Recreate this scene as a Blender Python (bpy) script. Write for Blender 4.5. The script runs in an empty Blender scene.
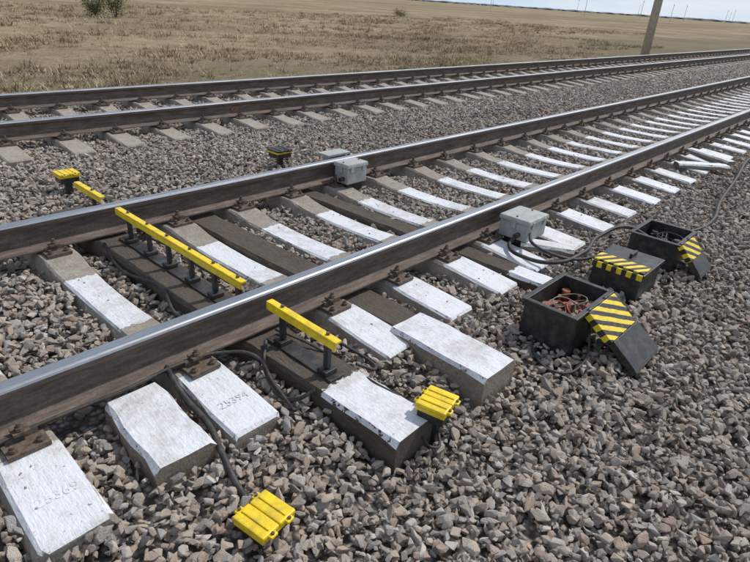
import bpy, bmesh, math, random
import numpy as np
from mathutils import Vector, Matrix, Euler
random.seed(5); rng=np.random.default_rng(7)
scene=bpy.context.scene
col=scene.collection

# ------------------------------------------------------------------ node helpers
def new_mat(name):
    m=bpy.data.materials.new(name); m.use_nodes=True
    nt=m.node_tree; b=nt.nodes["Principled BSDF"]
    return m,nt,b
def noise(nt,vec,scale,detail=4,rough=.55):
    n=nt.nodes.new("ShaderNodeTexNoise"); n.inputs["Scale"].default_value=scale
    n.inputs["Detail"].default_value=detail; n.inputs["Roughness"].default_value=rough
    nt.links.new(vec,n.inputs["Vector"]); return n.outputs["Fac"]
def ramp(nt,fac,stops,interp='LINEAR'):
    r=nt.nodes.new("ShaderNodeValToRGB"); r.color_ramp.interpolation=interp
    e=r.color_ramp.elements
    while len(e)>len(stops): e.remove(e[-1])
    while len(e)<len(stops): e.new(1.0)
    for i,(p,c) in enumerate(stops):
        e[i].position=p
        e[i].color=(c[0],c[1],c[2],1) if hasattr(c,'__len__') else (c,c,c,1)
    nt.links.new(fac,r.inputs[0]); return r.outputs[0]
def mix(nt,fac,a,b,mode='MIX'):
    m=nt.nodes.new("ShaderNodeMix"); m.data_type='RGBA'; m.blend_type=mode
    def s(inp,v):
        if isinstance(v,bpy.types.NodeSocket): nt.links.new(v,inp)
        elif hasattr(v,'__len__'): inp.default_value=(v[0],v[1],v[2],1)
        else: inp.default_value=v
    s(m.inputs[0],fac); s(m.inputs[6],a); s(m.inputs[7],b)
    return m.outputs[2]
def math_(nt,op,a,b=None,c=None):
    m=nt.nodes.new("ShaderNodeMath"); m.operation=op
    for i,v in enumerate((a,b,c)):
        if v is None: continue
        if isinstance(v,bpy.types.NodeSocket): nt.links.new(v,m.inputs[i])
        else: m.inputs[i].default_value=v
    return m.outputs[0]
def bump(nt,b,h,strength=.5,dist=.01):
    n=nt.nodes.new("ShaderNodeBump"); n.inputs["Strength"].default_value=strength
    n.inputs["Distance"].default_value=dist
    nt.links.new(h,n.inputs["Height"]); nt.links.new(n.outputs[0],b.inputs["Normal"])
def coords(nt,kind="Object",scale=None):
    tc=nt.nodes.new("ShaderNodeTexCoord"); o=tc.outputs[kind]
    if scale:
        mp=nt.nodes.new("ShaderNodeMapping"); mp.inputs["Scale"].default_value=scale
        nt.links.new(o,mp.inputs["Vector"]); o=mp.outputs[0]
    return o
def world_pos(nt,scale=None):
    g=nt.nodes.new("ShaderNodeNewGeometry"); o=g.outputs["Position"]
    if scale:
        mp=nt.nodes.new("ShaderNodeMapping"); mp.inputs["Scale"].default_value=scale
        nt.links.new(o,mp.inputs["Vector"]); o=mp.outputs[0]
    return o
L=lambda nt,a,b: nt.links.new(a,b)

# ------------------------------------------------------------------ materials
def sleeper_mat(name,base_stops,zones,grain=None,edge=.035,stain=(.22,.18,.14),chipth=.65):
    """base colour of concrete / timber, white paint only inside local-y zones, only on upward faces"""
    m,nt,b=new_mat(name)
    o=coords(nt); wp=world_pos(nt)
    gr=coords(nt,"Object",grain) if grain else o
    n1=noise(nt,gr,9,6,.65); n2=noise(nt,wp,55,4,.6); n3=noise(nt,wp,5,4,.6)
    base=ramp(nt,n1,base_stops)
    base=mix(nt,ramp(nt,n2,[(.35,0.0),(.75,.5)]),base,(.09,.07,.055))
    base=mix(nt,ramp(nt,n3,[(.4,0.),(.7,.55)]),base,stain)
    if zones:
        sx=nt.nodes.new("ShaderNodeSeparateXYZ"); L(nt,o,sx.inputs[0]); y=sx.outputs[1]
        nn=noise(nt,wp,28,5,.7); wob=math_(nt,'MULTIPLY',math_(nt,'SUBTRACT',nn,.5),edge*3)
        y2=math_(nt,'ADD',y,wob); mask=None
        for lo,hi in zones:
            a=math_(nt,'MULTIPLY',math_(nt,'GREATER_THAN',y2,lo),math_(nt,'LESS_THAN',y2,hi))
            mask=a if mask is None else math_(nt,'MAXIMUM',mask,a)
        g=nt.nodes.new("ShaderNodeNewGeometry"); sn=nt.nodes.new("ShaderNodeSeparateXYZ"); L(nt,g.outputs["True Normal"],sn.inputs[0])
        up=math_(nt,'ADD',sn.outputs[2],math_(nt,'MULTIPLY',math_(nt,'SUBTRACT',nn,.5),1.2))
        mask=math_(nt,'MULTIPLY',mask,math_(nt,'GREATER_THAN',up,.5))
        ch=noise(nt,wp,42,6,.75); chip=math_(nt,'LESS_THAN',ch,chipth)
        mask=math_(nt,'MULTIPLY',mask,chip)
        st=coords(nt,"Object",(60,9,20)); ns=noise(nt,st,1.6,5,.7)
        white=ramp(nt,ns,[(.25,(.50,.51,.53)),(.42,(.66,.68,.71)),(.75,(.75,.775,.81))])
        dirt=noise(nt,wp,11,6,.74); big=noise(nt,wp,2.3,2,.5)
        dfac=ramp(nt,math_(nt,'ADD',dirt,math_(nt,'MULTIPLY',math_(nt,'SUBTRACT',big,.5),.6)),[(.46,0.),(.60,.35),(.8,.8)])
        white=mix(nt,dfac,white,(.38,.35,.31))
        col_=mix(nt,mask,base,white)
        L(nt,col_,b.inputs["Base Color"])
        h=math_(nt,'ADD',math_(nt,'MULTIPLY',ns,1.1),math_(nt,'MULTIPLY',mask,.5))
        h=math_(nt,'ADD',h,n2); bump(nt,b,h,.8,.006)
        L(nt,math_(nt,'SUBTRACT',.92,math_(nt,'MULTIPLY',mask,.3)),b.inputs["Roughness"])
    else:
        L(nt,base,b.inputs["Base Color"]); b.inputs["Roughness"].default_value=.93
        bump(nt,b,n1,.7,.006)
    return m
conc=[(.25,(.20,.17,.14)),(.5,(.35,.315,.27)),(.8,(.47,.44,.39))]
wood=[(.3,(.025,.020,.015)),(.5,(.065,.050,.038)),(.75,(.18,.145,.115))]
M_conc=sleeper_mat("weathered_concrete",conc,None,stain=(.26,.215,.165))
M_concP=sleeper_mat("concrete_painted_white",conc,[(-1.5,-.93),(-.35,.33)])
M_wood_T=sleeper_mat("old_timber_white_end",wood,[(-9,-1.39)],(30,2,30),stain=(.11,.088,.066))
M_wood_T2=sleeper_mat("old_timber_white_end_long",wood,[(-9,-1.27)],(30,2,30),stain=(.11,.088,.066))
M_slab=sleeper_mat("slab_end_paint",[(.25,(.16,.13,.10)),(.5,(.32,.27,.215)),(.8,(.44,.385,.32))],[(-9,9)],(8,8,8))
M_block=sleeper_mat("rough_block_paint",[(.25,(.12,.09,.065)),(.5,(.26,.21,.165)),(.8,(.36,.31,.26))],[(-9,.4)],(8,8,8))

def rail_mats():
    m,nt,b=new_mat("rail_rust"); p=world_pos(nt,(1,6,6)); n=noise(nt,p,6,5,.65); n2=noise(nt,world_pos(nt),90,3,.6)
    c=ramp(nt,n,[(.3,(.068,.052,.042)),(.5,(.135,.103,.083)),(.75,(.24,.19,.155))])
    c=mix(nt,ramp(nt,n2,[(.45,0.),(.7,.5)]),c,(.055,.044,.038))
    L(nt,c,b.inputs["Base Color"]); b.inputs["Roughness"].default_value=.82; b.inputs["Metallic"].default_value=.05
    bump(nt,b,n2,.5,.003)
    t,nt,b=new_mat("rail_running_surface"); p=world_pos(nt,(.6,60,6)); n=noise(nt,p,3,4,.6)
    sp_=noise(nt,world_pos(nt,(3,25,3)),9,4,.7)
    L(nt,mix(nt,ramp(nt,sp_,[(.5,0.),(.72,.5)]),ramp(nt,n,[(.3,(.33,.335,.35)),(.7,(.50,.51,.53))]),(.20,.175,.16)),b.inputs["Base Color"]); b.inputs["Metallic"].default_value=.95
    L(nt,ramp(nt,n,[(.3,.32),(.7,.5)]),b.inputs["Roughness"])
    s,nt,b=new_mat("rail_head_side"); p=world_pos(nt,(1.5,20,20)); n=noise(nt,p,5,5,.6)
    L(nt,ramp(nt,n,[(.3,(.065,.05,.042)),(.7,(.16,.127,.105))]),b.inputs["Base Color"]); b.inputs["Metallic"].default_value=.35; b.inputs["Roughness"].default_value=.52
    return m,t,s
M_rust,M_top,M_side=rail_mats()
def simple(name,c,rough=.5,metal=0,var=.25,scale=25,bumpd=.001,dirt=None,dlo=.5):
    m,nt,b=new_mat(name); o=coords(nt); n=noise(nt,o,scale,5,.65)
    lo=tuple(x*(1-var) for x in c); hi=tuple(min(1,x*(1+var)) for x in c)
    cc=ramp(nt,n,[(.3,lo),(.7,hi)])
    if dirt:
        d=noise(nt,world_pos(nt),18,6,.75); cc=mix(nt,ramp(nt,d,[(dlo,0.),(.72,.75)]),cc,dirt)
    L(nt,cc,b.inputs["Base Color"]); b.inputs["Roughness"].default_value=rough; b.inputs["Metallic"].default_value=metal
    bump(nt,b,n,.4,bumpd); return m
M_fast=simple("rusty_fastener",(.11,.08,.06),.85,.05,.45,60,.002,(.2,.165,.13))
M_yel=simple("yellow_paint",(.80,.58,.012),.45,0,.1,30,.0015,(.36,.26,.06),.47)
M_blk=simple("black_paint",(.018,.018,.019),.45,0,.3,30,.001,(.10,.087,.072),.44)
M_rub=simple("black_rubber_cable",(.022,.022,.024),.6,0,.3,40,.001,(.11,.09,.07),.44)
M_grey=simple("grey_enamel",(.36,.375,.36),.5,0,.1,14,.001,(.25,.23,.2),.46)
M_copper=simple("copper_red_parts",(.32,.085,.05),.55,.2,.4,40)
M_inner=simple("box_inner_parts",(.20,.17,.13),.6,.1,.4,40)
M_dkin=simple("dark_inner_parts",(.05,.045,.04),.6,.1,.4,40)
M_pole=simple("pole_concrete",(.47,.41,.33),.9,0,.2,6,.01)
M_orange=simple("orange_marking_paint",(.42,.15,.06),.8,0,.4,60)
def stripes():
    m,nt,b=new_mat("yellow_black_stripes"); o=coords(nt); s=nt.nodes.new("ShaderNodeSeparateXYZ"); L(nt,o,s.inputs[0])
    v=math_(nt,'ADD',math_(nt,'MULTIPLY',s.outputs[0],.55),s.outputs[1])
    w=noise(nt,o,20,3,.5); v=math_(nt,'ADD',v,math_(nt,'MULTIPLY',w,.012))
    f=math_(nt,'FRACT',math_(nt,'MULTIPLY',v,15.5)); k=math_(nt,'GREATER_THAN',f,.5)
    c=mix(nt,k,(.018,.018,.018),(.80,.60,.02))
    d=noise(nt,o,40,5,.7); c=mix(nt,ramp(nt,d,[(.48,0.),(.75,.5)]),c,(.2,.16,.1))
    L(nt,c,b.inputs["Base Color"]); b.inputs["Roughness"].default_value=.45; return m
M_str=stripes()

def stone_mat():
    m,nt,b=new_mat("crushed_stone"); oi=nt.nodes.new("ShaderNodeObjectInfo"); r=oi.outputs["Random"]
    c=ramp(nt,r,[(0,(.44,.375,.32)),(.10,(.47,.365,.295)),(.20,(.58,.52,.455)),(.30,(.33,.285,.25)),(.38,(.58,.475,.375)),(.46,(.40,.29,.22)),(.52,(.50,.455,.405)),(.62,(.21,.19,.175)),(.68,(.72,.67,.61)),(.75,(.52,.44,.355)),(.83,(.39,.345,.305)),(.89,(.45,.325,.25)),(.93,(.39,.375,.36))],'CONSTANT')
    o=coords(nt); add=nt.nodes.new("ShaderNodeVectorMath"); add.operation='ADD'
    cmb=nt.nodes.new("ShaderNodeCombineXYZ"); L(nt,math_(nt,'MULTIPLY',r,91.),cmb.inputs[0]); L(nt,o,add.inputs[0]); L(nt,cmb.outputs[0],add.inputs[1])
    n=noise(nt,add.outputs[0],2.6,3,.7); n2=noise(nt,add.outputs[0],9,2,.6)
    c=mix(nt,ramp(nt,n,[(.38,0.),(.7,.55)]),c,(.56,.495,.425))
    c=mix(nt,ramp(nt,n2,[(.50,0.),(.72,.5)]),c,(.21,.17,.14))
    p=noise(nt,world_pos(nt),1.3,3,.6)
    c=mix(nt,ramp(nt,p,[(.42,0.),(.68,.32)]),c,(.28,.225,.18))
    L(nt,c,b.inputs["Base Color"]); b.inputs["Roughness"].default_value=.9
    bump(nt,b,n2,.55,.08); return m
M_stone=stone_mat()
def bed_mat():
    m,nt,b=new_mat("ballast_base"); p=world_pos(nt)
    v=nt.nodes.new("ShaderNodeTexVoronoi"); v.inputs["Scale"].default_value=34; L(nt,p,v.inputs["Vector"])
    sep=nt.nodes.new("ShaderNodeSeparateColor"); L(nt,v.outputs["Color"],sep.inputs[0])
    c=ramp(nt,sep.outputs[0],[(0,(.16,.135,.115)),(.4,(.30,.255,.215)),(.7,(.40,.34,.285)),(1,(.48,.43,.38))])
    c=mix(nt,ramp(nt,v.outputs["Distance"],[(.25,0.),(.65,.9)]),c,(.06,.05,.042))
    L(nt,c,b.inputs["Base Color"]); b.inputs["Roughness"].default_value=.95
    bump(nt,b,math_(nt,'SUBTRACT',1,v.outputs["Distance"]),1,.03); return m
M_bed=bed_mat()
def field_mat():
    m,nt,b=new_mat("dry_steppe"); p=world_pos(nt)
    n1=noise(nt,p,.07,6,.65); n2=noise(nt,p,.9,6,.72); n3=noise(nt,world_pos(nt,(.006,.03,1)),1.0,5,.65); n4=noise(nt,p,7,4,.75)
    c=ramp(nt,n2,[(.25,(.18,.14,.085)),(.5,(.39,.31,.195)),(.75,(.52,.43,.285))])
    c=mix(nt,ramp(nt,n1,[(.43,0.),(.58,.7)]),c,(.21,.165,.10))
    c=mix(nt,ramp(nt,n3,[(.47,0.),(.58,.7)]),c,(.185,.16,.10))
    c=mix(nt,ramp(nt,n4,[(.4,0.),(.72,.6)]),c,(.13,.102,.065))
    L(nt,c,b.inputs["Base Color"]); b.inputs["Roughness"].default_value=1
    b.inputs["Specular IOR Level"].default_value=.1
    bump(nt,b,n4,1,.12); return m
M_field=field_mat()
def grass_mat(name,stops):
    m,nt,b=new_mat(name); oi=nt.nodes.new("ShaderNodeObjectInfo")
    c=ramp(nt,oi.outputs["Random"],stops)
    L(nt,c,b.inputs["Base Color"]); b.inputs["Roughness"].default_value=.9; b.inputs["Specular IOR Level"].default_value=.15
    return m
M_grass=grass_mat("dry_grass",[(0,(.16,.125,.075)),(.3,(.38,.30,.19)),(.65,(.52,.43,.285)),(.82,(.30,.225,.14)),(1,(.17,.155,.085))])
M_leaf=grass_mat("bush_leaves",[(0,(.05,.07,.025)),(1,(.12,.12,.05))])
M_bark=simple("bark",(.12,.09,.06),.9)
M_far=simple("distant_trees",(.13,.14,.15),1,0,.2,.2)

# ------------------------------------------------------------------ mesh helpers
def link(o,parent=None):
    col.objects.link(o)
    if parent: o.parent=parent
    return o
def empty(name,loc=(0,0,0),rot=0):
    e=bpy.data.objects.new(name,None); e.empty_display_size=.1; e.location=loc; e.rotation_euler=(0,0,rot); col.objects.link(e); return e
def mesh_obj(name,verts,faces,mats,parent=None,midx=None,loc=(0,0,0),rot=(0,0,0),smooth=False):
    me=bpy.data.meshes.new(name); me.from_pydata([tuple(v) for v in verts],[],faces); me.update()
    for m in (mats if isinstance(mats,(list,tuple)) else [mats]): me.materials.append(m)
    if midx is not None: me.polygons.foreach_set("material_index",midx)
    if smooth: me.polygons.foreach_set("use_smooth",[True]*len(me.polygons))
    o=bpy.data.objects.new(name,me); o.location=loc; o.rotation_euler=rot
    return link(o,parent)
def box(name,size,loc,mat,parent=None,rot=(0,0,0),bev=.004,taper=None,seg=2):
    bm=bmesh.new(); bmesh.ops.create_cube(bm,size=1)
    for v in bm.verts:
        v.co.x*=size[0]; v.co.y*=size[1]; v.co.z*=size[2]
        if taper and v.co.z>0: v.co.x*=taper; v.co.y*=taper
    if bev: bmesh.ops.bevel(bm,geom=list(bm.edges),offset=bev,segments=seg,affect='EDGES',profile=.6)
    me=bpy.data.meshes.new(name); bm.to_mesh(me); bm.free(); me.materials.append(mat)
    o=bpy.data.objects.new(name,me); o.location=loc; o.rotation_euler=rot; return link(o,parent)
def cyl(name,r,h,loc,mat,parent=None,rot=(0,0,0),seg=16,r2=None):
    bm=bmesh.new(); bmesh.ops.create_cone(bm,cap_ends=True,segments=seg,radius1=r,radius2=r if r2 is None else r2,depth=h)
    me=bpy.data.meshes.new(name); bm.to_mesh(me); bm.free(); me.materials.append(mat)
    if seg>8: me.polygons.foreach_set("use_smooth",[len(p.vertices)==4 for p in me.polygons])
    o=bpy.data.objects.new(name,me); o.location=loc; o.rotation_euler=rot; return link(o,parent)
def cable(name,pts,r,mat,parent=None):
    cu=bpy.data.curves.new(name,'CURVE'); cu.dimensions='3D'; cu.bevel_depth=r; cu.bevel_resolution=3; cu.resolution_u=10
    s=cu.splines.new('BEZIER'); s.bezier_points.add(len(pts)-1)
    for p,bp in zip(pts,s.bezier_points): bp.co=p; bp.handle_left_type='AUTO'; bp.handle_right_type='AUTO'
    cu.materials.append(mat); o=bpy.data.objects.new(name,cu); return link(o,parent)

# ------------------------------------------------------------------ terrain
def smooth(a,b,x):
    t=np.clip((x-a)/(b-a),0,1); return t*t*(3-2*t)
def zb(X,Y):
    z=-.055*np.ones_like(Y)
    z=z-.05*smooth(1.5,.95,Y)-.07*smooth(.85,0,Y)
    z=z-.62*smooth(-4,-7,Y)
    z=z+.03*np.exp(-((Y-5.0)/.45)**2)
    z=z-.70*smooth(8.75,10.6,Y)
    z=z+.02*np.sin(X*1.9+Y*1.3)*np.sin(Y*2.3-X*.7)*(smooth(1.4,.9,Y)+np.exp(-((Y-5.)/.5)**2))
    return z
xs=np.concatenate([np.arange(-12,20,.25),np.arange(20,60,1.),np.arange(60,620,14.)])
ys=np.arange(-7.5,11.01,.2)
XX,YY=np.meshgrid(xs,ys,indexing='ij'); ZZ=zb(XX,YY)-.058
V=np.stack([XX.ravel(),YY.ravel(),ZZ.ravel()],1); ny=len(ys)
Fc=[(i*ny+j,(i+1)*ny+j,(i+1)*ny+j+1,i*ny+j+1) for i in range(len(xs)-1) for j in range(ny-1)]
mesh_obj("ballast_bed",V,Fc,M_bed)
g=np.concatenate([-np.geomspace(6000,60,22),np.arange(-50,91,5.),np.geomspace(100,6000,22)])
GX,GY=np.meshgrid(g,g,indexing='ij')
GZ=-.8+.06*np.sin(GX*.21+1)*np.sin(GY*.17)
GZ=np.where(np.abs(GY-2)<13,-.86,GZ)
ng_=len(g)
mesh_obj("ground",np.stack([GX.ravel(),GY.ravel(),GZ.ravel()],1),[(i*ng_+j,(i+1)*ng_+j,(i+1)*ng_+j+1,i*ng_+j+1) for i in range(ng_-1) for j in range(ng_-1)],M_field,smooth=True)

# ------------------------------------------------------------------ rails
prof=[(-.075,0),(.075,0),(.075,.009),(.030,.019),(.011,.034),(.0085,.06),(.0085,.10),(.011,.128),(.036,.139),(.0375,.150),(.0375,.168),(.033,.176),(.024,.180),
      (-.024,.180),(-.033,.176),(-.0375,.168),(-.0375,.150),(-.036,.139),(-.011,.128),(-.0085,.10),(-.0085,.06),(-.011,.034),(-.030,.019),(-.075,.009)]
def rail(parent,y,x0=-14,x1=620,z=.02):
    xs=list(np.linspace(x0,60,40))+list(np.linspace(80,x1,12)); n=len(prof)
    V=[(x,p[0],p[1]) for x in xs for p in prof]; F=[];mi=[]
    for i in range(len(xs)-1):
        for j in range(n):
            k=(j+1)%n; F.append((i*n+j,i*n+k,(i+1)*n+k,(i+1)*n+j))
            mi.append(1 if j in(10,11,12,13,14) else (2 if j in(8,9,15,16) else 0))
    o=mesh_obj("rail",V,F,[M_rust,M_top,M_side],parent,mi,loc=(0,y,z))
    bm=bmesh.new(); bm.from_mesh(o.data); bmesh.ops.recalc_face_normals(bm,faces=bm.faces); bm.to_mesh(o.data); bm.free()
    return o
track=empty("railway_track",(0,2.81,0)); track2=empty("railway_track",(0,7.235,0))
rail(track,-.795); rail(track,.795); rail(track2,-.795); rail(track2,.795)

# ------------------------------------------------------------------ sleepers
SECS=[(-1.365,-.05,.098,.145),(-1.352,-.036,.106,.148),(-1.2,-.024,.108,.15),(-1.05,-.012,.105,.15),(-.95,-.002,.102,.148),(-.90,0,.10,.146),(-.62,0,.098,.145),
          (-.56,-.010,.096,.142),(-.45,-.028,.092,.135),(-.2,-.042,.086,.128),(0,-.044,.085,.126)]
SECS=SECS+[(-a,b,c,d) for a,b,c,d in SECS[-2::-1]]
def sleeper_mesh(name,mat,seed):
    r=random.Random(seed); V=[];F=[]; n=8
    for y,zt,wt,wb in SECS:
        j=lambda s=.003:r.uniform(-s,s)
        wm=wb*.35+wt*.65+.004
        V+=[(-wb,y,-.20),(-wm+j(),y+j(),zt*.3-.075),(-wt-.006+j(),y+j(),zt-.012+j()),(-wt+.006+j(),y+j(),zt+j(.0012)),(wt-.006+j(),y+j(),zt+j(.0012)),(wt+.006+j(),y+j(),zt-.012+j()),(wm+j(),y+j(),zt*.3-.075),(wb,y,-.20)]
    for i in range(len(SECS)-1):
        for k in range(n): F.append((i*n+k,(i+1)*n+k,(i+1)*n+(k+1)%n,i*n+(k+1)%n))
    F.append(tuple(range(n))); F.append(tuple((len(SECS)-1)*n+k for k in reversed(range(n))))
    me=bpy.data.meshes.new(name); me.from_pydata(V,[],F)
    bm=bmesh.new(); bm.from_mesh(me); bmesh.ops.recalc_face_normals(bm,faces=bm.faces); bm.to_mesh(me); bm.free()
    me.materials.append(mat); return me
MP=[sleeper_mesh("painted_sleeper",M_concP,i) for i in range(6)]
MC=[sleeper_mesh("bare_sleeper",M_conc,i+9) for i in range(5)]
rects=[] # (cx,cy,hx,hy,rot)
conc_list=[]
def fastener_mesh():
    bm=bmesh.new()
    def bx(sx,sy,sz,x,y,z):
        r=bmesh.ops.create_cube(bm,size=1)
        for v in r['verts']: v.co=Vector((v.co.x*sx+x,v.co.y*sy+y,v.co.z*sz+z))
    def cy(r,h,x,y,z,seg):
        rr=bmesh.ops.create_cone(bm,cap_ends=True,segments=seg,radius1=r,radius2=r,depth=h)
        for v in rr['verts']: v.co+=Vector((x,y,z))
    bx(.14,.34,.018,0,0,.0105)
    for s in(-1,1):
        bx(.11,.016,.026,0,s*.086,.031); bx(.055,.05,.012,0,s*.086,.052)
        cy(.009,.038,0,s*.092,.072,10); cy(.016,.016,0,s*.092,.066,6)
        for x in(-.045,.045):
            cy(.015,.014,x,s*.145,.026,6); cy(.008,.024,x,s*.145,.033,8)
    me=bpy.data.meshes.new("rail_fastener"); bm.to_mesh(me); bm.free(); me.materials.append(M_fast); return me
FM=fastener_mesh()
def put_fast(parent,x):
    for y in(-.795,.795):
        o=bpy.data.objects.new("rail_fastener",FM); o.location=(x,y,-.001); o.rotation_euler=(0,0,random.uniform(-.03,.03)); link(o,parent)
nearX=[-1.4,-.83,-.27,.33,1.03,1.85,2.38,2.88,3.37,3.89,4.46,4.99,5.56,6.15,6.72]
x=6.72
while x<70: x+=.555; nearX.append(x+random.uniform(-.03,.03))
for i,x in enumerate(nearX):
    painted=x>-.6 and x<19
    o=bpy.data.objects.new("sleeper",random.choice(MP if painted else MC)); rz=random.uniform(-.022,.022)
    o.location=(x,random.uniform(-.02,.02),0); o.rotation_euler=(0,0,rz); link(o,track)
    rects.append((x,2.81,.108,1.37,rz)); conc_list.append(x)
    if x<40: put_fast(track,x)
x=-6
while x<75:
    x+=.545; o=bpy.data.objects.new("sleeper",random.choice(MC)); rz=random.uniform(-.025,.025)
    o.location=(x+random.uniform(-.02,.02),random.uniform(-.03,.03),random.uniform(-.008,.004)); o.rotation_euler=(0,0,rz); link(o,track2)
    rects.append((x,7.235,.108,1.36,rz))
    if x<40: put_fast(track2,x)
def timber(name,x,y0,y1,w,zt,mat,rz=0,h=.2,jit=.006,seed=1,org=None,pitch=0):
    r=random.Random(seed); cy=2.81 if org is None else org; n=max(3,int((y1-y0)/.09)); V=[];F=[]
    for i in range(n+1):
        y=y0+(y1-y0)*i/n-cy; j=lambda s=jit:r.uniform(-s,s)
        e=.012 if i in(0,n) else 0; dx=j()*.6
        V+=[(-w/2,y,zt-h),(-w/2+j()*.5+dx,y,zt-h*.5),(-w/2+j()*.5+dx,y,zt-.018-e),(-w/2+.014+e*.5+dx,y,zt+j(.003)-e*.3),(0,y,zt+j(.004)-e*.3),
            (w/2-.014-e*.5+dx,y,zt+j(.003)-e*.3),(w/2+j()*.5+dx,y,zt-.018-e),(w/2+j()*.5+dx,y,zt-h*.5),(w/2,y,zt-h)]
    m=9
    for i in range(n):
        for k in range(m): F.append((i*m+k,(i+1)*m+k,(i+1)*m+(k+1)%m,i*m+(k+1)%m))
    F.append(tuple(range(m))); F.append(tuple(n*m+k for k in reversed(range(m))))
    o=mesh_obj(name,V,F,mat,track,loc=(x,cy-2.81,0),rot=(pitch,0,rz))
    bm=bmesh.new(); bm.from_mesh(o.data); bmesh.ops.recalc_face_normals(bm,faces=bm.faces); bm.to_mesh(o.data); bm.free()
    rects.append((x,(y0+y1)/2,w/2+.002,(y1-y0)/2+.006,rz)); return o
timber("timber_sleeper",1.40,.99,4.25,.25,.0,M_wood_T,rz=.022,seed=3)
timber("timber_sleeper",2.07,1.58,4.1,.22,-.02,M_wood_T2,rz=.012,seed=4,h=.2)
timber("concrete_slab_end",2.055,.98,1.57,.265,.0,M_slab,rz=-.02,seed=6,h=.2,org=1.28,jit=.004)
timber("timber_sleeper",3.10,1.25,4.2,.17,-.02,M_wood_T2,rz=.02,seed=5)
timber("timber_block",.725,1.47,1.92,.235,.012,M_block,rz=-.03,h=.24,seed=8,jit=.012,org=1.7,pitch=.03)
timber("white_board",7.35,1.25,1.85,.14,.03,M_block,rz=.75,h=.05,seed=11,org=1.55,jit=.003)
timber("white_board",7.9,1.3,1.95,.13,.045,M_block,rz=-.5,h=.05,seed=12,org=1.6,jit=.003)
timber("white_board",3.62,1.38,1.75,.13,.02,M_block,rz=.5,h=.05,seed=13,org=1.55,jit=.003)
def number(txt,x,y,z,size,rx=0,rz=0,mat=None,parent=track,ext=.0004):
    cu=bpy.data.curves.new("cast_number",'FONT'); cu.body=txt; cu.size=size; cu.extrude=ext; cu.bevel_depth=.0006; cu.align_x='CENTER'; cu.align_y='CENTER'
    cu.materials.append(mat); o=bpy.data.objects.new("cast_number",cu); o.location=(x,y-parent.location.y,z); o.rotation_euler=(rx,0,rz); link(o,parent)
M_num=simple("white_number_relief",(.64,.65,.67),.6,0,.15,40,.002,(.4,.36,.31),.48)
number("25369",.33,1.62,-.0210,.055,rx=.06,mat=M_num); number("25394",1.03,1.64,-.0200,.055,rx=.06,mat=M_num)
number("V20",4.32,6.425,.105,.07,rx=math.pi/2,mat=M_orange,parent=track2)

# ------------------------------------------------------------------ sensors / bars
def bar_detector(y0,y1,posts,x=1.435,z=.19,rz=0):
    e=empty("yellow_rail_detector_bar",(x,(y0+y1)/2,z),rz); Ln=y1-y0
    box("bar",(.036,Ln,.012),(0,0,.012),M_yel,e,bev=.003); box("bar_flange",(.010,Ln-.004,.030),(-.015,0,-.0095),M_yel,e,bev=.002)
    for t in posts:
        yy=-Ln/2+Ln*t
        box("post",(.022,.03,.15),(.004,yy,-.075),M_blk,e,bev=.003); box("post_foot",(.07,.06,.022),(.004,yy,-.165),M_blk,e,bev=.004)
        cyl("bolt",.009,.012,(.004,yy,.023),M_fast,e,seg=6)
    box("base_strip",(.085,Ln*.96,.010),(.01,0,-.183),M_blk,e,bev=.002)
    return e
bar_detector(2.13,3.50,[.04,.2,.37,.55,.72,.9]); bar_detector(1.42,1.90,[.15,.8],x=1.415,rz=-.01); bar_detector(3.75,4.17,[.4],x=1.45)
def junction(x,y,ztop,zg,rz,top=M_yel,s=.155):
    e=empty("yellow_track_sensor_box" if top is M_yel else "black_track_sensor_box",(x,y,ztop),rz)
    for k in(-1,1):
        box("lid_panel",(s*.48,s*.93,.018),(s*.252*k,0,-.012),top,e,bev=.006)
        box("lug",(.03,.022,.012),(s*.25*k,s*.49,-.014),top,e,bev=.003); box("lug",(.03,.022,.012),(s*.25*k,-s*.49,-.014),top,e,bev=.003)
        cyl("screw",.006,.008,(s*.25*k,s*.5,-.005),M_fast,e,seg=6); cyl("screw",.006,.008,(s*.25*k,-s*.5,-.005),M_fast,e,seg=6)
        box("rib",(.010,s*.8,.006),(s*.25*k,0,-.001),top,e,bev=.002)
    box("skirt",(s*.97,s*.88,.018),(0,0,-.030),M_yel,e,bev=.004)
    box("housing",(s*.88,s*.80,.045),(0,0,-.060),M_blk,e,bev=.004)
    hh=ztop-.08-zg+.04
    if hh>.02: box("stand",(.05,.045,hh),(0,0,-.08-hh/2),M_blk,e,bev=.004)
    return e
junction(.785,1.11,-.045,-.17,math.radians(8)); junction(1.575,1.0,.07,-.16,math.radians(12),s=.145); junction(1.585,4.74,.125,-.05,0,s=.16)
junction(3.48,4.43,.12,-.05,0,top=M_blk,s=.19)
cable("black_cable",[(.80,1.17,-.10),(.80,1.27,-.08),(.83,1.42,-.04),(.875,1.58,-.03),(.885,1.78,-.01),(.90,1.92,.03),(.93,2.02,.01)],.013,M_rub)
cable("black_cable",[(1.58,.98,-.08),(1.50,.93,-.10),(1.55,1.12,-.02),(1.53,1.3,.0),(1.56,1.5,-.03),(1.50,1.7,.02),(1.45,1.9,.03)],.006,M_rub)
cable("black_cable",[(1.20,1.45,-.06),(1.22,1.62,-.02),(1.25,1.80,.02),(1.15,1.90,.03),(1.0,1.93,.04),(.7,1.925,.035),(.4,1.93,.04),(.1,1.92,.03)],.008,M_rub)
cable("black_cable",[(1.30,1.43,.01),(1.22,1.5,-.04),(1.24,1.7,-.02),(1.36,1.86,.02)],.009,M_rub)
cable("black_cable",[(1.56,1.45,.01),(1.64,1.4,-.03),(1.66,1.6,-.02),(1.58,1.85,.02)],.008,M_rub)
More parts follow.
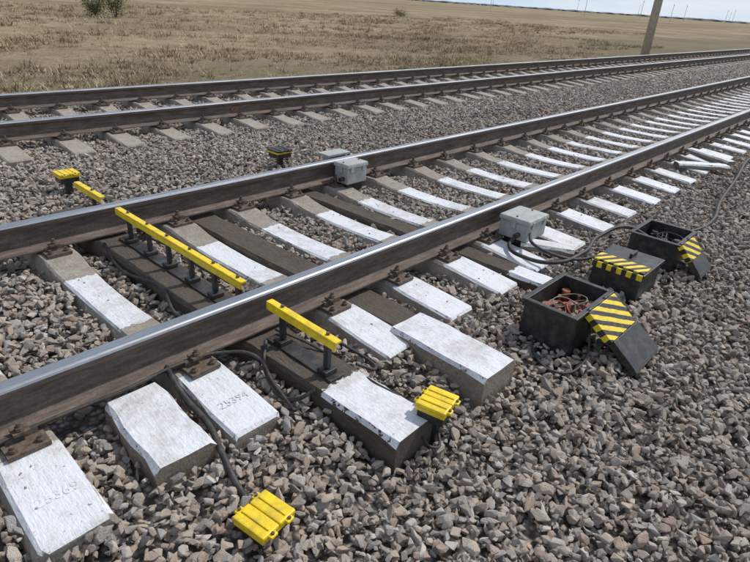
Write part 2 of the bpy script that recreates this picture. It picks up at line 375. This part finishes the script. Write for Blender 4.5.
cable("black_cable",[(1.55,3.4,.01),(1.63,3.1,-.02),(1.58,2.8,.0),(1.62,2.5,-.02),(1.55,2.25,.01)],.009,M_rub)
cable("black_cable",[(1.30,3.45,.01),(1.24,3.1,-.03),(1.28,2.7,.0),(1.22,2.4,-.03),(1.30,2.2,.02)],.009,M_rub)
cable("black_cable",[(3.50,1.75,.06),(3.35,1.72,.02),(3.27,1.55,.015),(3.33,1.38,.02),(3.6,1.30,.04),(4.0,1.35,.05),(4.25,1.25,.09),(4.32,1.12,.04)],.014,M_rub)
cable("black_cable",[(3.53,1.67,.08),(3.41,1.58,.07),(3.39,1.42,.05),(3.50,1.28,.03),(3.64,1.18,.06)],.011,M_rub)
cable("black_cable",[(2.6,1.1,-.1),(2.42,.98,-.10),(2.38,.85,-.11),(2.55,.78,-.10),(2.7,.84,.0),(2.8,.92,.08)],.007,M_rub)
cable("black_cable",[(5.0,1.05,-.1),(5.4,.95,-.08),(6.2,1.05,-.05),(7.2,1.15,-.04),(8.6,1.3,-.03),(10,1.25,-.03)],.015,M_rub)

# ------------------------------------------------------------------ grey boxes
def grey_box(x0,x1,y0,y1,z0,z1,rz=0):
    e=empty("grey_equipment_box",((x0+x1)/2,(y0+y1)/2,z0),rz); w=x1-x0;d=y1-y0;h=z1-z0
    box("body",(w,d,h*.74),(0,0,h*.37),M_grey,e,bev=.008)
    box("lid",(w+.024,d+.024,h*.22),(0,0,h*.86),M_grey,e,bev=.012,taper=.96)
    for k in(-1,1):
        box("hinge",(.03,.012,.05),(k*w*.3,-d/2-.008,h*.72),M_grey,e,bev=.002); cyl("bolt",.008,.01,(k*w*.4,0,h*.98),M_fast,e,seg=6)
    box("latch",(.012,.035,.06),(-w/2-.008,0,h*.68),M_grey,e,bev=.002)
    cyl("cable_gland",.018,.05,(-w/2-.02,-d*.2,h*.25),M_blk,e,rot=(0,math.pi/2,0))
    box("foot_bracket",(w*.8,d*.7,.08),(0,0,-.042),M_blk,e,bev=.003)
    return e
grey_box(3.49,3.76,1.67,1.90,.02,.185,0); ge=grey_box(3.38,3.62,3.37,3.53,.03,.215)
# outer half of the same device on the far side of the rail
box("outer_cover_plate",(.28,.15,.02),(.09,.315,.172),M_grey,ge,bev=.004); box("outer_housing",(.2,.1,.22),(.09,.315,.052),M_grey,ge,bev=.006)

# ------------------------------------------------------------------ black boxes
def open_box(x0,x1,y0,y1,z0,z1,lid_x0,lid_x1,ly1,lz1,Mc,Mi):
    e=empty("black_equipment_box",((x0+x1)/2,(y0+y1)/2,z0)); w=x1-x0;d=y1-y0;h=z1-z0;t=.014
    box("side",(t,d,h),(-w/2+t/2,0,h/2),M_blk,e,bev=.003); box("side",(t,d,h),(w/2-t/2,0,h/2),M_blk,e,bev=.003)
    box("front",(w-2*t,t,h-.004),(0,-d/2+t/2,h/2),M_blk,e,bev=.003); box("back",(w-2*t,t,h-.004),(0,d/2-t/2,h/2),M_blk,e,bev=.003)
    box("floor",(w-2*t,d-2*t,t),(0,0,t),M_blk,e,bev=0)
    for (sx,sy,px,py) in((w+.03,.03,0,-d/2),(w+.03,.03,0,d/2),(.03,d-.03,-w/2,0),(.03,d-.03,w/2,0)):
        box("rim",(sx,sy,.014),(px,py,h+.004),M_blk,e,bev=.003)
    box("component_tray",(w-.06,d-.06,.10),(0,0,h-.17),Mi,e,bev=.004)
    r=random.Random(int(x0*10)); zt=h-.115
    for i in range(5):
        for j in range(3):
            px=-w*.36+i*w*.18;py=-d*.28+j*d*.28
            if (i+j)%3==0: cyl("coil",.024,.07,(px,py,zt+.03),Mc,e,seg=18)
            elif (i+j)%3==1: box("relay",(.05,.045,.05),(px,py,zt+.02),Mi,e,bev=.003)
            else: cyl("terminal",.010,.06,(px,py,zt+.03),Mc,e,seg=8)
    for i in range(7):
        p=[(r.uniform(-w*.38,w*.38),r.uniform(-d*.38,d*.38),zt+.03)for _ in range(4)]
        p[1]=(p[1][0],p[1][1],zt+.075);p[2]=(p[2][0],p[2][1],zt+.07)
        cable("wire",p,.0035,Mc if i%2 else Mi,e)
    A=Vector(((lid_x0+lid_x1)/2,y0-.012,z1+.0)); B=Vector(((lid_x0+lid_x1)/2+.06,ly1,lz1)); dv=B-A; ln=dv.length
    ang=math.atan2(dv.z,-(dv.y)) ; lw=lid_x1-lid_x0
    l=bpy.data.objects.new("lid",None); l.empty_display_size=.05; link(l,e); l.location=A-Vector(e.location); l.rotation_euler=Euler((-ang,0,0))
    box("lid_striped_panel",(lw,ln*.5,.04),(.012,-ln*.25,0),M_str,l,bev=.004)
    box("lid_lower_panel",(lw,ln*.5-.004,.04),(.03,-ln*.75,0),M_blk,l,bev=.004)
    box("lid_flange",(lw*.96,.02,.06),(.02,-ln*.99,-.012),M_blk,l,bev=.003)
    for k in(-1,1): cyl("hinge",.011,.06,(k*lw*.3,.006,.0),M_blk,l,rot=(0,math.pi/2,0))
open_box(2.57,3.02,.88,1.17,-.18,.105,2.66,2.99,.57,-.12,M_copper,M_inner)
open_box(4.2,4.60,.87,1.20,-.18,.075,4.19,4.46,.69,-.11,M_dkin,M_dkin)
e=empty("black_striped_box",(3.71,1.03,-.18))
box("body",(.36,.32,.215),(0,0,.107),M_blk,e,bev=.006); box("lid",(.39,.35,.025),(0,0,.228),M_blk,e,bev=.006)
box("lid_striped_panel",(.13,.33,.012),(-.12,0,.246),M_str,e,bev=.003); box("lid_striped_edge",(.012,.33,.04),(-.199,0,.22),M_str,e,bev=.002)
box("handle",(.10,.02,.02),(.08,0,.26),M_blk,e,bev=.004); box("handle_foot",(.02,.02,.02),(.04,0,.245),M_blk,e,bev=.002); box("handle_foot",(.02,.02,.02),(.12,0,.245),M_blk,e,bev=.002)
for r_ in((2.8,1.03,.225,.15,0),(4.40,1.03,.20,.17,0),(3.71,1.03,.18,.16,0),(3.63,1.78,.15,.13,0)): rects.append(r_)

# ------------------------------------------------------------------ instancing
def scatter(name,pts,rot,scl,protos,n):
    me=bpy.data.meshes.new(name); me.vertices.add(len(pts)); me.vertices.foreach_set("co",pts.astype(np.float32).ravel())
    a=me.attributes.new("rot",'FLOAT_VECTOR','POINT'); a.data.foreach_set("vector",rot.astype(np.float32).ravel())
    a=me.attributes.new("scl",'FLOAT_VECTOR','POINT'); a.data.foreach_set("vector",scl.astype(np.float32).ravel())
    a=me.attributes.new("pid",'INT','POINT'); a.data.foreach_set("value",rng.integers(0,n,len(pts)).astype(np.int32))
    o=bpy.data.objects.new(name,me); col.objects.link(o)
    ng=bpy.data.node_groups.new(name+"_gn",'GeometryNodeTree')
    ng.interface.new_socket("Geometry",in_out='INPUT',socket_type='NodeSocketGeometry'); ng.interface.new_socket("Geometry",in_out='OUTPUT',socket_type='NodeSocketGeometry')
    gi=ng.nodes.new("NodeGroupInput"); go=ng.nodes.new("NodeGroupOutput"); ip=ng.nodes.new("GeometryNodeInstanceOnPoints")
    ci=ng.nodes.new("GeometryNodeCollectionInfo"); ci.inputs["Collection"].default_value=protos; ci.inputs["Separate Children"].default_value=True; ci.inputs["Reset Children"].default_value=True
    def at(nm,t):
        q=ng.nodes.new("GeometryNodeInputNamedAttribute"); q.data_type=t; q.inputs["Name"].default_value=nm; return q.outputs["Attribute"]
    er=ng.nodes.new("FunctionNodeEulerToRotation")
    ng.links.new(gi.outputs[0],ip.inputs["Points"]); ng.links.new(ci.outputs[0],ip.inputs["Instance"]); ip.inputs["Pick Instance"].default_value=True
    ng.links.new(at("pid",'INT'),ip.inputs["Instance Index"]); ng.links.new(at("rot",'FLOAT_VECTOR'),er.inputs[0]); ng.links.new(er.outputs[0],ip.inputs["Rotation"])
    ng.links.new(at("scl",'FLOAT_VECTOR'),ip.inputs["Scale"]); ng.links.new(ip.outputs[0],go.inputs[0])
    md=o.modifiers.new("scatter",'NODES'); md.node_group=ng; return o
stones=bpy.data.collections.new("ballast_stone_shapes")
for i in range(18):
    r=random.Random(i+50); bm=bmesh.new(); fl=r.uniform(.55,.9)
    for k in range(r.choice([10,12,14])):
        v=Vector((r.gauss(0,1),r.gauss(0,1),r.gauss(0,1))).normalized()*r.uniform(.8,1.15)
        bm.verts.new((v.x*r.uniform(1.0,1.2),v.y*.88,v.z*fl))
    bmesh.ops.convex_hull(bm,input=list(bm.verts))
    bmesh.ops.delete(bm,geom=[v for v in bm.verts if not v.link_faces],context='VERTS')
    bmesh.ops.bevel(bm,geom=list(bm.edges),offset=.045,segments=1,affect='EDGES')
    me=bpy.data.meshes.new("ballast_stone"); bm.to_mesh(me); bm.free(); me.materials.append(M_stone)
    stones.objects.link(bpy.data.objects.new("ballast_stone",me))
def gen(x0,x1,y0,y1,dens,smin,smax,dz=0):
    n=int((x1-x0)*(y1-y0)*dens); X=rng.uniform(x0,x1,n);Y=rng.uniform(y0,y1,n)
    az=np.degrees(np.arctan2(Y+1.5,X+1.5)); k=(az>-20)&(az<108)
    X=X[k];Y=Y[k]
    keep=np.ones(len(X),bool)
    for cx,cy,hx,hy,rz in rects:
        if cx<x0-1 or cx>x1+1: continue
        dx=X-cx;dy=Y-cy;c,s=math.cos(-rz),math.sin(-rz);lx=dx*c-dy*s;ly=dx*s+dy*c
        keep&=~((np.abs(lx)<hx+.002)&(np.abs(ly)<hy+.006))
    for ry in(2.015,3.605,6.44,8.03): keep&=~(np.abs(Y-ry)<.05)
    X=X[keep];Y=Y[keep];n=len(X)
    s=rng.uniform(smin,smax,n)*rng.choice([1,1,1,.55,.75,1.3],n)
    Z=zb(X,Y)+rng.uniform(-.03,.014,n)-.01+dz
    for ry in(2.015,3.605,6.44,8.03): Z-=.03*(np.abs(Y-ry)<.12)
    return np.stack([X,Y,Z],1),s
P_=[];S_=[]
for a in((-2,6,-2.0,9.4,1200,.016,.027),(-.5,3.8,-.8,3.6,900,.014,.022,-.026),(6,16,-1.5,9.4,720,.020,.031),(16,36,-1.5,9.4,320,.031,.043)):
    p,s=gen(*a); P_.append(p);S_.append(s)
# crumbs lying on sleeper tops
sy=[q[0] for q in SECS]; sz=[q[1] for q in SECS]
cx=rng.choice([x for x in conc_list if x<9],150); ly=rng.uniform(-1.3,.62,150); ok=np.abs(np.abs(ly)-.795)>.2
cx=cx[ok];ly=ly[ok]; cs=rng.uniform(.004,.010,len(cx))
P_.append(np.stack([cx+rng.uniform(-.08,.08,len(cx)),ly+2.81,np.interp(ly,sy,sz)+cs*.4],1)); S_.append(cs)
P_=np.concatenate(P_);S_=np.concatenate(S_); n=len(P_)
rot=rng.uniform(0,2*math.pi,(n,3)); rot[:,0]=rng.normal(0,.55,n); rot[:,1]=rng.normal(0,.55,n)
scl=np.stack([S_*rng.uniform(.85,1.35,n),S_*rng.uniform(.75,1.1,n),S_*rng.uniform(.8,1.1,n)],1)
scatter("ballast_gravel",P_,rot,scl,stones,18)
# grass
tufts=bpy.data.collections.new("grass_tuft_shapes")
for i in range(8):
    r=random.Random(i+90); V=[];F=[]
    for k in range(20):
        a=r.uniform(0,6.28);rad=r.uniform(0,.15);h=r.uniform(.05,.16)*(1 if k%5 else 1.6);w=.007
        bx,by=rad*math.cos(a),rad*math.sin(a);ln=r.uniform(.2,.9)*h;d=Vector((math.cos(a+r.uniform(-.8,.8)),math.sin(a+r.uniform(-.8,.8)),0));s=Vector((-d.y,d.x,0))*w
        p0=Vector((bx,by,-.03));p1=p0+d*ln*.3+Vector((0,0,h*.6));p2=p0+d*ln+Vector((0,0,h)); b0=len(V)
        V+=[p0-s,p0+s,p1+s*.8,p1-s*.8,p2]; F+=[(b0,b0+1,b0+2,b0+3),(b0+3,b0+2,b0+4)]
    me=bpy.data.meshes.new("grass_tuft"); me.from_pydata([tuple(v) for v in V],[],F); me.materials.append(M_grass)
    tufts.objects.link(bpy.data.objects.new("grass_tuft",me))
G=[];GS=[]
for x0,x1,y0,y1,d,sc in((-6,38,10.2,17,21,.9),(-6,55,17,30,9,1.1),(-4,90,30,60,2.2,1.4)):
    n=int((x1-x0)*(y1-y0)*d); X=rng.uniform(x0,x1,n);Y=rng.uniform(y0,y1,n)
    cl=np.sin(X*.5+np.sin(Y*.7)*2)+np.sin(Y*.8+np.sin(X*.37)*2)+rng.normal(0,.9,n); k=cl>-.5; X=X[k];Y=Y[k];cl=cl[k]
    G.append(np.stack([X,Y,np.where(Y<11,zb(X,Y)-.05,-.83)],1)); GS.append(rng.uniform(.5,1.15,len(X))*sc*(1+.3*np.clip(cl,0,2)))
G=np.concatenate(G);GS=np.concatenate(GS);n=len(G)
gr=np.zeros((n,3));gr[:,2]=rng.uniform(0,6.28,n)
scatter("dry_grass",G,gr,np.stack([GS*1.2,GS*1.2,GS],1),tufts,8)

def bush(x,y,h,rad,seed,name="bush"):
    r=random.Random(seed); e=empty(name,(x,y,-.82)); V=[];F=[]
    for k in range(9):
        a=r.uniform(0,6.28); tip=Vector((math.cos(a)*rad*.6,math.sin(a)*rad*.6,h*r.uniform(.5,.95)))
        o=cable("stem",[(0,0,0),tuple(tip*.5+Vector((0,0,.1*h))),tuple(tip)],.015,M_bark,e)
        for q in range(200):
            t=r.uniform(.25,1.05); c=tip*t+Vector((r.gauss(0,1),r.gauss(0,1),r.gauss(0,1)))*rad*.2
            s=r.uniform(.025,.06); u=Vector((r.gauss(0,1),r.gauss(0,1),r.gauss(0,1))).normalized()*s; w=u.orthogonal()*.6; b0=len(V)
            V+=[c-u,c+w,c+u,c-w]; F.append((b0,b0+1,b0+2,b0+3))
    mesh_obj("foliage",V,F,M_leaf,e)
bush(18.8,41.4,2.2,1.1,1); bush(17.9,42.5,1.5,1.0,2); bush(12,60,1.2,1.6,3); bush(70,60,.8,1.4,5)

# ------------------------------------------------------------------ poles etc
e=empty("concrete_pole",(30.5,10.4,-.85)); cyl("shaft",.21,9.5,(0,0,4.75),M_pole,e,seg=24,r2=.14); cyl("footing",.32,.3,(0,0,.1),M_pole,e,seg=20)
def pylon(x,y,h):
    e=empty("utility_pole",(x,y,-.8)); cyl("shaft",h*.014,h,(0,0,h/2),M_pole,e,seg=8,r2=h*.009); a=box("crossarm",(h*.16,h*.014,h*.014),(0,-h*.018,h*.9),M_pole,e,bev=0)
    for k in(-1,0,1): cyl("insulator",h*.006,h*.03,(k*h*.07,-h*.018,h*.922),M_grey,e,seg=6)
for x,y,h in((330,150,11),(400,145,11),(470,140,11),(560,135,11),(690,160,13),(800,130,13),(950,120,13),(520,330,14),(640,300,14),(1100,260,16),(900,330,16),(360,230,12),(300,95,8)): pylon(x,y,h)
bm=bmesh.new()
for i in range(520):
    az=math.radians(rng.uniform(-5,70)); d=rng.uniform(2300,3400); s=rng.uniform(4,9)
    m=Matrix.Translation((d*math.cos(az),d*math.sin(az),s*.1))@Matrix.Diagonal((s*6,s*6,s*.6,1)); bmesh.ops.create_icosphere(bm,subdivisions=1,radius=1,matrix=m)
me=bpy.data.meshes.new("distant_trees"); bm.to_mesh(me); bm.free(); me.materials.append(M_far); col.objects.link(bpy.data.objects.new("distant_trees",me))

# ------------------------------------------------------------------ light & camera
az=math.radians(-12); el=math.radians(52)
w=bpy.data.worlds.new("World"); scene.world=w; w.use_nodes=True; nt=w.node_tree; bg=nt.nodes["Background"]
sky=nt.nodes.new("ShaderNodeTexSky"); sky.sky_type='NISHITA'; sky.sun_disc=False; sky.sun_elevation=el; sky.sun_rotation=math.pi/2-az; sky.dust_density=.8; sky.air_density=1.1
tc=nt.nodes.new("ShaderNodeTexCoord"); sp=nt.nodes.new("ShaderNodeSeparateXYZ"); nt.links.new(tc.outputs["Generated"],sp.inputs[0])
hz=ramp(nt,sp.outputs[2],[(0.,1.),(.06,.85),(.35,0.)])
mp=nt.nodes.new("ShaderNodeMapping"); mp.inputs["Scale"].default_value=(1,1,6); nt.links.new(tc.outputs["Generated"],mp.inputs["Vector"])
cl=ramp(nt,noise(nt,mp.outputs[0],3.5,6,.6),[(.42,0.),(.64,.85)])
haze=mix(nt,hz,sky.outputs[0],(4.5,5.5,6.7)); skyc=mix(nt,cl,haze,(6.2,6.4,6.6))
nt.links.new(skyc,bg.inputs[0]); bg.inputs[1].default_value=.135
sd=Vector((math.cos(az)*math.cos(el),math.sin(az)*math.cos(el),math.sin(el)))
sl=bpy.data.lights.new("sun",'SUN'); sl.energy=3.2; sl.angle=math.radians(2.2); sl.color=(1,.95,.88)
so=bpy.data.objects.new("sun",sl); so.rotation_euler=sd.to_track_quat('Z','Y').to_euler(); so.location=(0,0,30); col.objects.link(so)
rho=math.atan(.069);th=math.atan(283/563.);phi=math.radians(41.3)
Fh=Vector((math.cos(phi),math.sin(phi),0));R=Vector((math.sin(phi),-math.cos(phi),0));Z=Vector((0,0,1))
fw=Fh*math.cos(th)-Z*math.sin(th);D0=-Fh*math.sin(th)-Z*math.cos(th)
ir=R*math.cos(rho)-D0*math.sin(rho);idn=R*math.sin(rho)+D0*math.cos(rho)
cam=bpy.data.cameras.new("camera"); cam.sensor_width=36; cam.lens=563/750*36; cam.clip_start=.05; cam.clip_end=20000
co=bpy.data.objects.new("camera",cam); m=Matrix((ir,-idn,-fw)).transposed().to_4x4(); m.translation=Vector((0,0,1.51)); co.matrix_world=m; col.objects.link(co); scene.camera=co
scene.view_settings.view_transform='Standard'; scene.view_settings.look='None'; scene.view_settings.exposure=0
